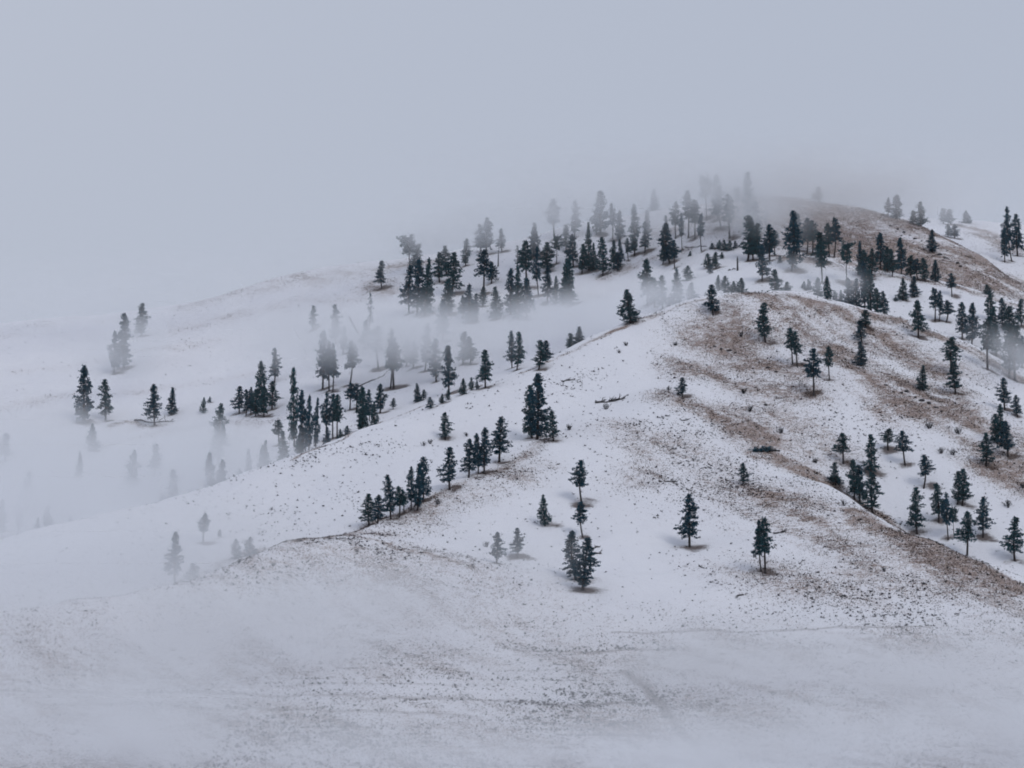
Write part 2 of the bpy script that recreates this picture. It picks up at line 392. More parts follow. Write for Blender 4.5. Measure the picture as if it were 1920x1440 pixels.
#@@END
# ---------------------------------------------------------------- trees of the photograph
# kinds: c pointed cone, p pine with some bare trunk, h pine on a long bare trunk, l narrow column, u broad flat top, y young and bushy, s nearly dead
# each row: x, top, base, crown width (photo pixels), kind, own label or None
# (group phrase, place phrase, tone word, ymin, rows)
STANDS = [
    ('pines along the near spur crest', 'in the row along the near spur crest', 'dark', 0, [
        (692, 926, 985, 26, 'p'), (708, 928, 982, 22, 'p'), (733, 890, 973, 24, 'p'), (749, 912, 970, 20, 'h'), (757, 918, 962, 13, 'h'),
        (771, 876, 956, 18, 'p'), (783, 870, 957, 24, 'l'), (794, 858, 940, 24, 'p'), (843, 838, 918, 30, 'p'), (879, 823, 895, 26, 'p'),
        (897, 812, 888, 20, 'p'), (908, 803, 888, 27, 'p'), (936, 782, 866, 32, 'p')]),
    ('pines scattered over the near hill', '', 'dark', 0, [
        (835, 772, 825, 20, 'p', 'small lone pine on open snow above the spur crest row'),
        (998, 722, 822, 30, 'l', 'slimmer left partner of the tall twin pines halfway up the near hill'),
        (1007, 700, 824, 38, 'l', 'taller right partner of the tall twin pines halfway up the near hill'),
        (1038, 770, 827, 24, 'p', 'short pine just right of the tall twin pines on the near hill'),
        (1010, 638, 693, 24, 'p', 'single pine standing on the near ridge line right of the fogged valley'),
        (1183, 542, 606, 36, 'c', 'broad dark pine on the near ridge line against the fog bank'),
        (1337, 533, 590, 22, 'p', 'slim pine just below the crest of the near hill top'),
        (1435, 567, 641, 27, 'p', 'dark pine on the upper near hill below its brown grass crest'),
        (1486, 615, 683, 18, 'h', 'left one of two touching bare-trunked pines below the near hill top'),
        (1495, 620, 687, 18, 'h', 'right one of two touching bare-trunked pines below the near hill top'),
        (1526, 653, 741, 27, 'h', 'tall pine with long bare trunk right of the touching pair'),
        (1555, 650, 712, 16, 'h', 'thin small-crowned pine on bare trunk beside the tall bare-trunked pine'),
        (1280, 707, 744, 19, 'p', 'tiny lone pine in the middle of the near hill slope'),
        (1393, 867, 908, 17, 'p', 'tiny lone pine with brown needle ring on the lower near slope'),
        (1293, 928, 1026, 34, 'p', 'large lone pine on open snow in the lower middle slope'),
        (1427, 976, 1072, 26, 'h', 'left trunk tree of the merged pine pair low on the slope'),
        (1435, 972, 1075, 28, 'h', 'right trunk tree of the merged pine pair low on the slope'),
        (1091, 863, 945, 28, 'h', 'uppermost pine of the vertical line of four on the lower slope'),
        (1093, 940, 1008, 23, 'h', 'second pine down in the vertical line of four, thin bare trunk'),
        (1080, 997, 1088, 40, 'l', 'left dark pine of the dense pair at the hill foot'),
        (1092, 1010, 1107, 46, 'l', 'right dark pine of the dense pair at the hill foot'),
        (1022, 928, 986, 23, 'c', 'greyish cone-shaped pine with brown litter in the hollow'),
        (931, 998, 1056, 23, 'p', 'left one of two pale misty pines in the lower hollow'),
        (971, 990, 1046, 22, 'p', 'right one of two pale misty pines in the lower hollow')]),
    ('pines in the upper right slope', '', 'dark', 0, [
        (1624, 580, 613, 21, 'p', 'upper small pine of three stacked below the brown crest'),
        (1616, 600, 642, 20, 'p', 'middle small pine of three stacked below the brown crest'),
        (1614, 640, 686, 23, 'c', 'lowest pine of three stacked below the brown crest'),
        (1730, 684, 732, 21, 'c', 'small conical pine on brown grass of the right slope'),
        (1784, 632, 702, 28, 'h', 'taller upper pine of an overlapping pair on the right slope'),
        (1792, 676, 737, 24, 'p', 'lower pine of an overlapping pair on the right slope'),
        (1884, 708, 768, 24, 'p', 'pine near the right edge above the three-pine clump'),
        (1908, 740, 782, 16, 'p', 'small pine at the right edge beside a taller pine'),
        (1722, 562, 634, 26, 'p', 'tall pine rooted just below the brown right crest'),
        (1849, 811, 874, 23, 'p', 'single dark pine below the three-pine clump by the right edge'),
        (1870, 775, 832, 22, 'l', 'left pine of the three-pine clump near the right edge'),
        (1877, 758, 836, 20, 'p', 'tallest middle pine of the three-pine clump near the right edge'),
        (1890, 790, 856, 24, 'p', 'right pine of the three-pine clump near the right edge')]),
    ('pines in the snowy right gully', 'in the snowy gully behind the right spur', 'dark', 872, [
        (1567, 867, 909, 19, 'p'), (1581, 812, 869, 24, 'h'), (1602, 862, 939, 24, 'p'), (1612, 872, 940, 24, 'p'), (1633, 814, 888, 26, 'l'),
        (1636, 885, 962, 30, 'p'), (1665, 804, 844, 21, 'h'), (1697, 808, 872, 25, 'h'), (1719, 914, 1001, 30, 'p'), (1732, 853, 915, 25, 'h'),
        (1760, 906, 979, 26, 'p'), (1778, 925, 1012, 22, 'h'), (1789, 955, 1010, 19, 'u'), (1795, 884, 946, 22, 'p'), (1804, 880, 948, 26, 'p'),
        (1813, 960, 1047, 28, 'h'), (1843, 932, 1007, 27, 'p'), (1904, 1008, 1090, 32, 'p')]),
    ('misty pines at the right edge', 'in the misty stand at the right edge', 'fog-dimmed', 1040, [
        (1857, 545, 600, 20, 'p'), (1850, 533, 552, 17, 'y'), (1880, 558, 612, 17, 'p'), (1894, 573, 625, 28, 'p'), (1916, 560, 612, 18, 'p'),
        (1852, 600, 700, 26, 'h'), (1868, 608, 668, 20, 'p'), (1892, 606, 708, 26, 'p'), (1903, 612, 716, 30, 'h'), (1917, 630, 690, 18, 'p'),
        (1862, 575, 640, 18, 'p')]),
    ('pines on the snow behind the near summit', 'on the white slope behind the near summit', 'dark', 1096, [
        (1693, 521, 563, 20, 'c'), (1715, 517, 557, 19, 'c'), (1680, 556, 565, 9, 'y'), (1753, 540, 602, 20, 'h'), (1761, 545, 603, 16, 'h'),
        (1774, 563, 605, 22, 'h'), (1804, 566, 637, 24, 'p'), (1822, 568, 647, 26, 'l'), (1785, 512, 556, 15, 'h')]),
    ('dark clump behind the near crest', 'in the dark clump behind the near crest', 'dark', 1096, [
        (1565, 545, 572, 15, 'y'), (1577, 543, 574, 13, 'y'), (1592, 520, 582, 18, 'l'), (1608, 522, 586, 26, 'c'), (1621, 490, 588, 22, 'p'),
        (1633, 505, 592, 23, 'p'), (1645, 540, 594, 18, 'p'), (1658, 545, 596, 17, 'p')]),
    ('misty young pines behind the near crest', 'in the pale thicket behind the near crest', 'faint', 1096, [
        (1507, 527, 541, 10, 'y'), (1516, 524, 544, 13, 'y'), (1533, 520, 562, 24, 'y'), (1552, 518, 562, 18, 'c'), (1476, 528, 553, 20, 'y'),
        (1453, 505, 550, 27, 'y'), (1463, 478, 493, 9, 'y')]),
    ('pines along the snow knoll', 'in the belt along the snow knoll', 'dark', 1180, [
        (1587, 460, 532, 28, 'u'), (1614, 452, 516, 18, 'c'), (1623, 468, 522, 22, 'l'), (1634, 465, 516, 18, 'p'), (1651, 436, 504, 21, 'p'), (1664, 462, 510, 21, 'l'), (1673, 466, 518, 16, 'p'),
        (1690, 445, 514, 21, 'l'), (1708, 478, 518, 22, 'l'), (1721, 484, 524, 17, 'h'), (1735, 483, 528, 19, 'l'), (1755, 487, 528, 20, 'c'),
        (1540, 435, 492, 27, 'p'), (1542, 452, 530, 19, 'h')]),
    ('pines on the brown hill flank', 'between the snow knoll and the brown hill', 'grey', 1270, [
        (1498, 400, 470, 20, 'p'), (1513, 408, 476, 22, 'h'), (1524, 414, 476, 20, 'h'), (1555, 418, 480, 18, 'h'), (1564, 408, 482, 21, 'h'),
        (1748, 430, 473, 19, 'c')]),
    ('dark group on the snow knoll end', 'in the dark group at the snow knoll end', 'dark', 1225, [
        (1402, 403, 489, 32, 'p'), (1412, 420, 488, 22, 'p'), (1425, 418, 487, 22, 'p'), (1443, 420, 488, 26, 'p'), (1453, 432, 480, 16, 'h'),
        (1485, 393, 508, 38, 'l', 'huge dense dark pine standing alone in front of the snow knoll crest'),
        (1429, 475, 541, 22, 'p', 'leaning sparse pine on the snow in front of the dark group')]),
    ('young pines under the snow knoll', 'in the snow hollow beside the snow knoll', 'dark', 1096, [
        (1347, 516, 545, 13, 'y'), (1361, 517, 552, 22, 'y'), (1376, 527, 551, 17, 'y'), (1390, 521, 551, 22, 'y'), (1323, 547, 560, 9, 'y'),
        (1328, 475, 502, 19, 'y'), (1343, 472, 504, 16, 'p'), (1332, 494, 513, 13, 'y'), (1354, 472, 485, 9, 'y'), (1294, 470, 480, 7, 'y'),
        (1290, 498, 527, 21, 'y'), (1297, 530, 562, 21, 'y')]),
    ('low bushes on the far slope', 'in the low row above the snow hollow', 'grey', 1270, [
        (1335, 455, 467, 11, 'y'), (1349, 450, 468, 14, 'y'), (1358, 449, 469, 13, 'y'), (1369, 450, 470, 14, 'y'), (1379, 451, 466, 10, 'y')]),
    ('pines half sunk in the fog behind the near hill', 'half sunk in fog behind the near hill', 'dark', 1110, [
        (1214, 485, 572, 28, 'p'), (1228, 522, 575, 16, 'p'), (1242, 517, 580, 22, 'p'), (1268, 503, 578, 26, 'c'), (1070, 624, 660, 18, 'p'),
        (1086, 612, 655, 24, 'c'), (1025, 638, 690, 22, 'p')]),
    ('dark front rank on the far slope', 'in the far forest rank just above the fog', 'dark', 1240, [
        (767, 497, 588, 26, 'p'), (782, 486, 592, 26, 'p'), (797, 484, 592, 28, 'c'), (842, 522, 590, 27, 'l'), (868, 553, 596, 14, 'p'),
        (883, 533, 606, 27, 'c'), (893, 550, 604, 16, 'p'), (905, 537, 575, 15, 'p'), (930, 537, 598, 26, 'c'), (957, 502, 590, 22, 'l'),
        (972, 500, 598, 26, 'c'), (986, 520, 600, 24, 'p'), (1026, 498, 570, 20, 'p'), (1043, 518, 570, 16, 'y'), (1056, 484, 572, 22, 'c'),
        (1070, 482, 572, 26, 'c')]),
    ('middle rank on the far slope', 'in the middle rank of the far forest', 'dark', 1300, [
        (824, 472, 529, 21, 'p'), (847, 472, 552, 29, 'p'), (907, 468, 550, 29, 'h'), (921, 490, 532, 20, 'p'), (970, 460, 504, 12, 's'),
        (987, 450, 540, 25, 'h'), (1010, 463, 556, 19, 'h'), (1027, 453, 510, 25, 'p'), (1043, 446, 495, 20, 'u'), (1075, 438, 500, 20, 'p'),
        (1091, 456, 513, 18, 'p'), (1104, 416, 506, 18, 'c'), (1112, 455, 508, 15, 'c'), (1130, 445, 518, 22, 'p'), (1150, 450, 504, 15, 'p'),
        (1157, 474, 507, 19, 'y'), (1163, 448, 500, 12, 'p'), (1178, 446, 489, 11, 'h'), (1190, 380, 479, 19, 'l'), (1209, 415, 474, 18, 'p'),
        (1243, 453, 496, 15, 'p')]),
    ('single trees along the far slope', '', 'grey', 1240, [
        (716, 488, 541, 20, 'p', 'lone grey pine on the bare far slope left of the forest'),
        (770, 448, 512, 38, 'u', 'flat-topped pine at the left end of the far forest'),
        (786, 458, 510, 22, 'p', 'pale pine half hidden behind the flat-topped pine'),
        (837, 460, 514, 20, 'p', 'pale pine peeping over the shoulder of a darker far slope pine'),
        (873, 447, 498, 17, 'l', 'solitary grey pine on the far crest between two groups'),
        (1256, 418, 494, 33, 'l', 'thick black pine on the far slope above the fogged pines'),
        (1265, 450, 503, 16, 'h', 'bare-trunked pine hugging the thick black far slope pine')]),
    ('faint pines along the far crest', 'in the fog along the far forest crest', 'ghostly', 1330, [
        (901, 420, 472, 20, 'p'), (912, 408, 478, 27, 'p'), (941, 428, 472, 15, 'p'), (1000, 417, 482, 25, 'c'), (1040, 372, 448, 25, 'h'),
        (1062, 420, 470, 16, 'p'), (1077, 376, 445, 21, 'p'), (1118, 390, 440, 16, 'p'), (1126, 357, 440, 26, 'p'), (1149, 380, 448, 15, 'h'),
        (1163, 395, 456, 16, 'p'), (1215, 393, 432, 11, 'p'), (1224, 350, 391, 18, 'c'), (1248, 403, 446, 11, 'p'), (1267, 378, 447, 17, 'h'),
        (1279, 398, 470, 10, 'h'), (1291, 358, 446, 19, 'h'), (1303, 375, 448, 18, 'h'), (1315, 400, 471, 13, 'h'), (1325, 336, 408, 26, 'u'),
        (1346, 325, 412, 21, 'p'), (1352, 350, 428, 20, 'h'), (1368, 362, 447, 22, 'h'), (1384, 356, 405, 14, 'u'), (1409, 322, 432, 26, 'l'),
        (1416, 378, 440, 22, 'p'), (1438, 390, 432, 10, 's')]),
    ('faint pines on the brown hill crest', 'on the crest of the brown hill', 'ghostly', 1330, [
        (1536, 350, 380, 18, 'p'), (1665, 369, 404, 14, 'p'), (1680, 364, 410, 21, 'l'), (1712, 394, 420, 16, 'p'), (1727, 377, 424, 21, 'l')]),
    ('pines on the right skyline', 'on the snowy skyline behind the brown hill', 'grey', 1390, [
        (1769, 390, 420, 16, 'p'), (1783, 392, 421, 22, 'p'), (1812, 394, 419, 19, 'c'), (1777, 420, 444, 13, 'p'), (1790, 420, 447, 14, 'p'),
        (1884, 426, 492, 15, 'p'), (1897, 386, 490, 20, 'h'), (1908, 400, 480, 22, 'p')]),
    ('pines on the misty left far slope', '', 'grey', 950, [
        (214, 622, 700, 22, 'l', 'faint lower pine of the pair swallowed by mist on the left hill'),
        (232, 588, 690, 28, 'l', 'tall pine whose foot dissolves in mist on the left hill'),
        (265, 567, 630, 23, 'l', 'highest pine on the left hill near its bare crest'),
        (159, 685, 792, 31, 'l', 'stout dark pine with misty foot, leftmost of the far dark pines'),
        (198, 712, 788, 25, 'p', 'slender pine beside the stout dark pine on the left hill'),
        (175, 795, 846, 24, 'c', 'conical pine below the stout dark pine on the left hill'),
        (290, 721, 797, 26, 'p', 'dark pine growing behind a fallen log on the left hill'),
        (321, 726, 777, 20, 'c', 'smaller dark pine right of the pine with the fallen log'),
        (382, 745, 775, 13, 'y', 'tiny young tree alone on snow left of the far clump'),
        (393, 743, 755, 8, 'y', 'sapling speck beside the tiny young tree left of the clump'),
        (409, 757, 872, 29, 'l', 'tall pine with mist across its waist left of centre')]),
    ('ghostly pines in the lower left valley fog', 'in the thick valley fog at lower left', 'ghostly', 985, [
        (3, 938, 1008, 20, 'l'), (10, 812, 865, 27, 'p'), (34, 930, 996, 20, 'l'), (52, 885, 955, 26, 'c'), (70, 970, 1010, 15, 'c'), (90, 948, 1003, 22, 'c'),
        (130, 967, 998, 14, 'c'), (147, 848, 898, 16, 'c'), (245, 845, 940, 26, 'l'), (290, 832, 890, 21, 'p'), (305, 925, 955, 17, 'c'), (325, 880, 950, 24, 'l'),
        (397, 850, 930, 25, 'l'), (416, 862, 925, 22, 'l'), (449, 878, 905, 16, 'y'), (468, 842, 895, 16, 'c'), (489, 834, 888, 18, 'c'), (499, 825, 886, 18, 'c')]),
    ('pines on the lowest left spur', '', 'pale', 0, [
        (381, 963, 1018, 20, 'h', 'pale little pine on the fogged flank above the lowest spur'),
        (412, 992, 1006, 8, 'y', 'pale bush-sized sapling beside the little pine on the fogged flank'),
        (328, 1000, 1093, 28, 'p', 'tall faded pine at the foggy tip of the lowest spur'),
        (361, 1056, 1088, 26, 'y', 'faded bushy young pine beside the tall faded pine'),
        (444, 1011, 1048, 22, 'y', 'left bushy young pine of a pair on the lowest spur crest'),
        (468, 1007, 1043, 24, 'y', 'right bushy young pine of a pair on the lowest spur crest')]),
    ('clump on the left far slope', 'in the dense clump on the left far slope', 'dark', 1000, [
        (449, 724, 776, 22, 'p'), (461, 730, 780, 18, 'p'), (470, 726, 778, 14, 'p'), (479, 730, 781, 20, 'l'), (491, 678, 772, 24, 'l'), (495, 725, 782, 18, 'p'),
        (510, 714, 767, 20, 'p'), (515, 652, 718, 19, 'p')]),
    ('dark pines behind the left ridge', 'in the dark stand behind the left ridge line', 'dark', 985, [
        (523, 788, 835, 18, 'h'), (527, 808, 872, 24, 'c'), (552, 690, 838, 20, 'l'), (560, 820, 856, 20, 'y'), (568, 731, 852, 21, 'l'), (579, 742, 850, 18, 'l'),
        (592, 745, 842, 15, 'l'), (613, 736, 826, 22, 'h'), (614, 800, 836, 16, 'y'), (624, 738, 822, 20, 'h'), (632, 740, 822, 18, 'h'), (637, 804, 828, 12, 'y'),
        (650, 798, 824, 18, 'y'), (656, 718, 768, 20, 'h'), (668, 720, 772, 18, 'h'), (677, 725, 808, 26, 'l'), (678, 758, 815, 20, 'c'), (693, 730, 790, 14, 'p'),
        (701, 754, 808, 18, 'c'), (713, 720, 775, 23, 'l')]),
    ('small trees along the near ridge line', 'along the near ridge line in the middle', 'small dark', 985, [
        (737, 746, 767, 10, 'p'), (782, 718, 754, 16, 'c'), (794, 730, 750, 10, 'p'), (806, 744, 766, 18, 'y'), (829, 738, 756, 11, 'c'), (840, 730, 750, 11, 'y'),
        (868, 709, 740, 16, 'c'), (885, 707, 732, 12, 'y'), (895, 712, 730, 9, 'y'), (910, 656, 728, 25, 'p')]),
    ('misty pines in the valley fog', 'in the pale fog of the central valley', 'ghostly', 1080, [
        (588, 573, 618, 14, 'p'), (605, 620, 729, 26, 'p'), (617, 640, 733, 24, 'h'), (624, 645, 736, 22, 'h'), (629, 571, 645, 18, 'p'), (643, 612, 665, 16, 'p'),
        (656, 640, 722, 23, 'h'), (684, 600, 655, 18, 'p'), (710, 612, 692, 24, 'h'), (732, 618, 729, 27, 'h'), (738, 640, 729, 28, 'h'), (762, 636, 686, 18, 'p'),
        (775, 640, 690, 16, 'p'), (797, 606, 696, 20, 'p'), (818, 635, 716, 22, 'p'), (830, 560, 640, 22, 'p'), (842, 648, 738, 21, 'p'), (868, 622, 684, 22, 'p'),
        (882, 630, 684, 20, 'p'), (960, 620, 690, 17, 'p'), (969, 622, 694, 19, 'p'), (690, 548, 628, 14, 's', 'gaunt half-dead spire of a pine poking out of the valley fog')]),
]
KIND_WORDS = {'c': 'pointed conical pine', 'p': 'pine', 'h': 'bare-trunked pine', 'l': 'narrow columnar pine', 'u': 'flat-topped pine', 'y': 'bushy young pine', 's': 'sparse half-dead pine'}
ORD = 'first second third fourth fifth sixth seventh eighth ninth tenth eleventh twelfth thirteenth fourteenth fifteenth sixteenth seventeenth eighteenth nineteenth twentieth'.split()
ORD += ['twenty-' + w for w in ORD[:9]]

TREES = []
for group, place, tone, ymin, rows in STANDS:
    auto = sorted((r for r in rows if len(r) == 5), key=lambda r: r[0])
    for r in rows:
        x, top, base, w, kind = r[:5]
        gx, gy = hit(x, base, ymin)
        gz = float(height(gx, gy)[0])
        d = math.hypot(gy, gz)
        if len(r) == 6:
            label = r[5]
        else:
            label = f'{tone} {KIND_WORDS[kind]}, {ORD[auto.index(r)]} from left {place}'
        TREES.append(dict(x=float(gx), y=float(gy), z=gz, h=(base - top) / F * d / CP, w=w / F * d, kind=kind, label=label, group=group, px=x))

# ---------------------------------------------------------------- terrain mesh
def axis(lo, hi, step, ends):
    core = np.arange(lo, hi + step / 2, step)
    out, s = [], step
    a = lo
    left = []
    while a > ends[0]:
        s *= 1.25
        a -= s
        left.append(a)
    s, a, right = step, hi, []
    while a < ends[1]:
        s *= 1.25
        a += s
        right.append(a)
    return np.concatenate([left[::-1], core, right])


GX = axis(-335, 335, 1.5, (-7000, 7000))
GY = axis(575, 1530, 1.5, (-600, 9000))
XX, YY = np.meshgrid(GX, GY)
xf, yf = XX.ravel(), YY.ravel()
zf = height(xf, yf)
nx, ny = len(GX), len(GY)
idx = np.arange(nx * ny).reshape(ny, nx)
quads = np.stack([idx[:-1, :-1], idx[:-1, 1:], idx[1:, 1:], idx[1:, :-1]], -1).reshape(-1, 4)

rl = np.random.default_rng(12)
wx, wy = 4.5 * fbm(xf, yf + 31, 6, 3), 4.5 * fbm(xf + 57, yf, 6, 3)
litter = np.zeros(len(xf))            # brown needle litter under the trees
for t in TREES:
    r = (0.46 * t['w'] + 0.6) * rl.uniform(0.6, 1.35)
    amp = rl.uniform(0.75, 1.1)
    if t['kind'] == 'y':
        r *= 0.6
    m = (np.abs(xf - t['x']) < 4 * r) & (np.abs(yf - t['y']) < 4 * r)
    if m.any():
        d2 = ((xf[m] + wx[m] - t['x'] - 0.3 * r) / (1.4 * r)) ** 2 + ((yf[m] + wy[m] - t['y']) / (1.0 * r)) ** 2
        litter[m] = np.maximum(litter[m], amp * np.exp(-d2))
grass = grass_field(xf, yf)
soil = line_field(xf, yf)

snow = bpy.data.materials.new('snow_ground')
snow.use_nodes = True
nt = snow.node_tree
N = nt.nodes
L = nt.links.new
bsdf = N['Principled BSDF']
bsdf.inputs['Roughness'].default_value = 0.85
bsdf.inputs['Specular IOR Level'].default_value = 0.2
geo = N.new('ShaderNodeNewGeometry')


def attr(name):
    a = N.new('ShaderNodeAttribute')
    a.attribute_name = name
    return a.outputs['Fac']


def noise(scale, detail=3, rough=0.6, stretch=(1, 1, 1)):
    mp = N.new('ShaderNodeMapping')
    mp.inputs['Scale'].default_value = stretch
    L(geo.outputs['Position'], mp.inputs['Vector'])
    n = N.new('ShaderNodeTexNoise')
    n.inputs['Scale'].default_value = scale
    n.inputs['Detail'].default_value = detail
    n.inputs['Roughness'].default_value = rough
    L(mp.outputs[0], n.inputs['Vector'])
    return n.outputs[0]


def mth(op, a, b=None, clamp=False):
    n = N.new('ShaderNodeMath')
    n.operation = op
    n.use_clamp = clamp
    for i, v in enumerate((a, b)):
        if v is None:
            continue
        if isinstance(v, (int, float)):
            n.inputs[i].default_value = v
        else:
            L(v, n.inputs[i])
    return n.outputs[0]


def mapr(v, a, b, c=0.0, d=1.0):
    n = N.new('ShaderNodeMapRange')
    for i, k in enumerate((a, b, c, d)):
        n.inputs[i + 1].default_value = k
    L(v, n.inputs[0])
    return n.outputs[0]


def mix(f, a, b):
    n = N.new('ShaderNodeMix')
    n.data_type = 'RGBA'
    if isinstance(f, float):
        n.inputs['Factor'].default_value = f
    else:
        L(f, n.inputs['Factor'])
    for k, v in (('A', a), ('B', b)):
        if isinstance(v, tuple):
            n.inputs[k].default_value = (*v, 1)
        else:
            L(v, n.inputs[k])
    return n.outputs['Result']


fine = noise(2.0, 4, 0.7)
mid = noise(0.22, 3, 0.55)
streak = noise(0.5, 3, 0.6, (0.55, 1, 1.6))
g_a, l_a, s_a = attr('grass'), attr('litter'), attr('soil')
# dry grass breaks through where the fine noise is low against the local amount of grass
even = mapr(mth('ADD', mth('MULTIPLY', fine, 0.75), mth('MULTIPLY', streak, 0.25)), 0.36, 0.64)
g_amt = mth('MULTIPLY', g_a, mapr(mid, 0.35, 0.65, 0.55, 0.95))
bare = mapr(mth('SUBTRACT', g_amt, even), -0.10, 0.10)
tint = mth('MULTIPLY', g_a, 0.25, True)
snow_c = mix(noise(0.05, 3), (0.785, 0.785, 0.832), (0.848, 0.843, 0.878))
snow_c = mix(tint, snow_c, (0.50, 0.40, 0.34))
grass_c = mix(noise(0.11, 4), (0.150, 0.094, 0.072), (0.26, 0.166, 0.115))
col = mix(mth('MULTIPLY', bare, 0.82), snow_c, grass_c)
soil_f = mapr(mth('SUBTRACT', mth('MULTIPLY', s_a, 1.15), fine), -0.25, 0.25)
col = mix(mth('MULTIPLY', soil_f, 0.75), col, (0.14, 0.10, 0.085))
lit_f = mapr(mth('ADD', mth('SUBTRACT', mth('MULTIPLY', l_a, 1.0), fine), mth('MULTIPLY', mth('SUBTRACT', streak, 0.5), 0.5)), -0.22, 0.2)
col = mix(mth('MULTIPLY', lit_f, 0.9), col, (0.075, 0.048, 0.038))
L(col, bsdf.inputs['Base Color'])
bump = N.new('ShaderNodeBump')
bump.inputs['Strength'].default_value = 0.5
bump.inputs['Distance'].default_value = 0.5
L(mth('ADD', noise(0.45, 4), mth('MULTIPLY', fine, 0.3)), bump.inputs['Height'])
L(bump.outputs[0], bsdf.inputs['Normal'])

me = mesh_from('ground', np.stack([xf, yf, zf], -1), quads, [snow], smooth=True)
for nm, v in (('grass', grass), ('litter', litter), ('soil', soil)):
    a = me.attributes.new(nm, 'FLOAT', 'POINT')
    a.data.foreach_set('value', v.astype(np.float32))
ground = link('ground', me)
ground['kind'] = 'structure'

# ---------------------------------------------------------------- pine trees
bark = material('pine_bark', (0.030, 0.024, 0.023), 0.95, 0.35, 2.0)
dead_wood = material('weathered_wood', (0.035, 0.031, 0.032), 0.95, 0.3, 2.0)
needles = [material('pine_needles_dark', (0.013, 0.062, 0.092), 0.8, 0.5, 0.5),
           material('pine_needles_green', (0.020, 0.074, 0.088), 0.8, 0.45, 0.5)]


def tube(pts, rad, n=5):
    """tapered tube along points"""
    pts = np.asarray(pts, float)
    V, T = [], []
    for i, (p, r) in enumerate(zip(pts, rad)):
        d = pts[min(i + 1, len(pts) - 1)] - pts[max(i - 1, 0)]
        d /= np.linalg.norm(d) + 1e-9
        a = np.cross(d, (0.31, 0.9, 0.27) if abs(d[1]) < 0.9 else (1, 0, 0))
        a /= np.linalg.norm(a)
        b = np.cross(d, a)
        for k in range(n):
            t = 2 * math.pi * k / n
            V.append(p + r * (math.cos(t) * a + math.sin(t) * b))
    for i in range(len(pts) - 1):
        for k in range(n):
            a0, a1 = i * n + k, i * n + (k + 1) % n
            T += [(a0, a1, a1 + n), (a0, a1 + n, a0 + n)]
    e = (len(pts) - 1) * n
    for k in range(1, n - 1):
        T.append((e, e + k, e + k + 1))
    return np.array(V), np.array(T)


class Bag:
    def __init__(self):
        self.V, self.T, self.n = [], [], 0

    def add(self, V, T):
        self.V.append(V)
        self.T.append(T + self.n)
        self.n += len(V)

    def mesh(self, name, mats, smooth=False):
        return mesh_from(name, np.concatenate(self.V), np.concatenate(self.T), mats, smooth)


def profile(kind, t):
    if kind == 'c':
        return (1 - t) ** 0.85 * min(1, 0.55 + 4 * t) + 0.03
    if kind == 'y':
        return (1 - t) ** 0.65 * min(1, 0.6 + 3 * t) + 0.05
    if kind == 'l':
        return min(1, 0.6 + 2.5 * t) * (1 - t ** 2.2) ** 0.8 * 0.95 + 0.05
    if kind == 'u':
        return (max(0.0, 1 - (1.6 * t - 0.75) ** 2)) ** 0.6 * 0.95 + 0.08
    if kind == 's':
        return (1 - t) ** 0.6 * 0.9 + 0.06
    return min(1, 0.62 + 2.4 * t) * (1 - t ** 1.5) ** 0.75 * 0.95 + 0.05


CROWN_BASE = {'c': 0.08, 'p': 0.20, 'h': 0.40, 'l': 0.14, 'u': 0.56, 'y': 0.04, 's': 0.3}
HALF = {'c': 3.2, 'p': 3.1, 'h': 3.0, 'l': 2.6, 'u': 4.6, 'y': 5.0, 's': 1.8}
H0 = 20.0


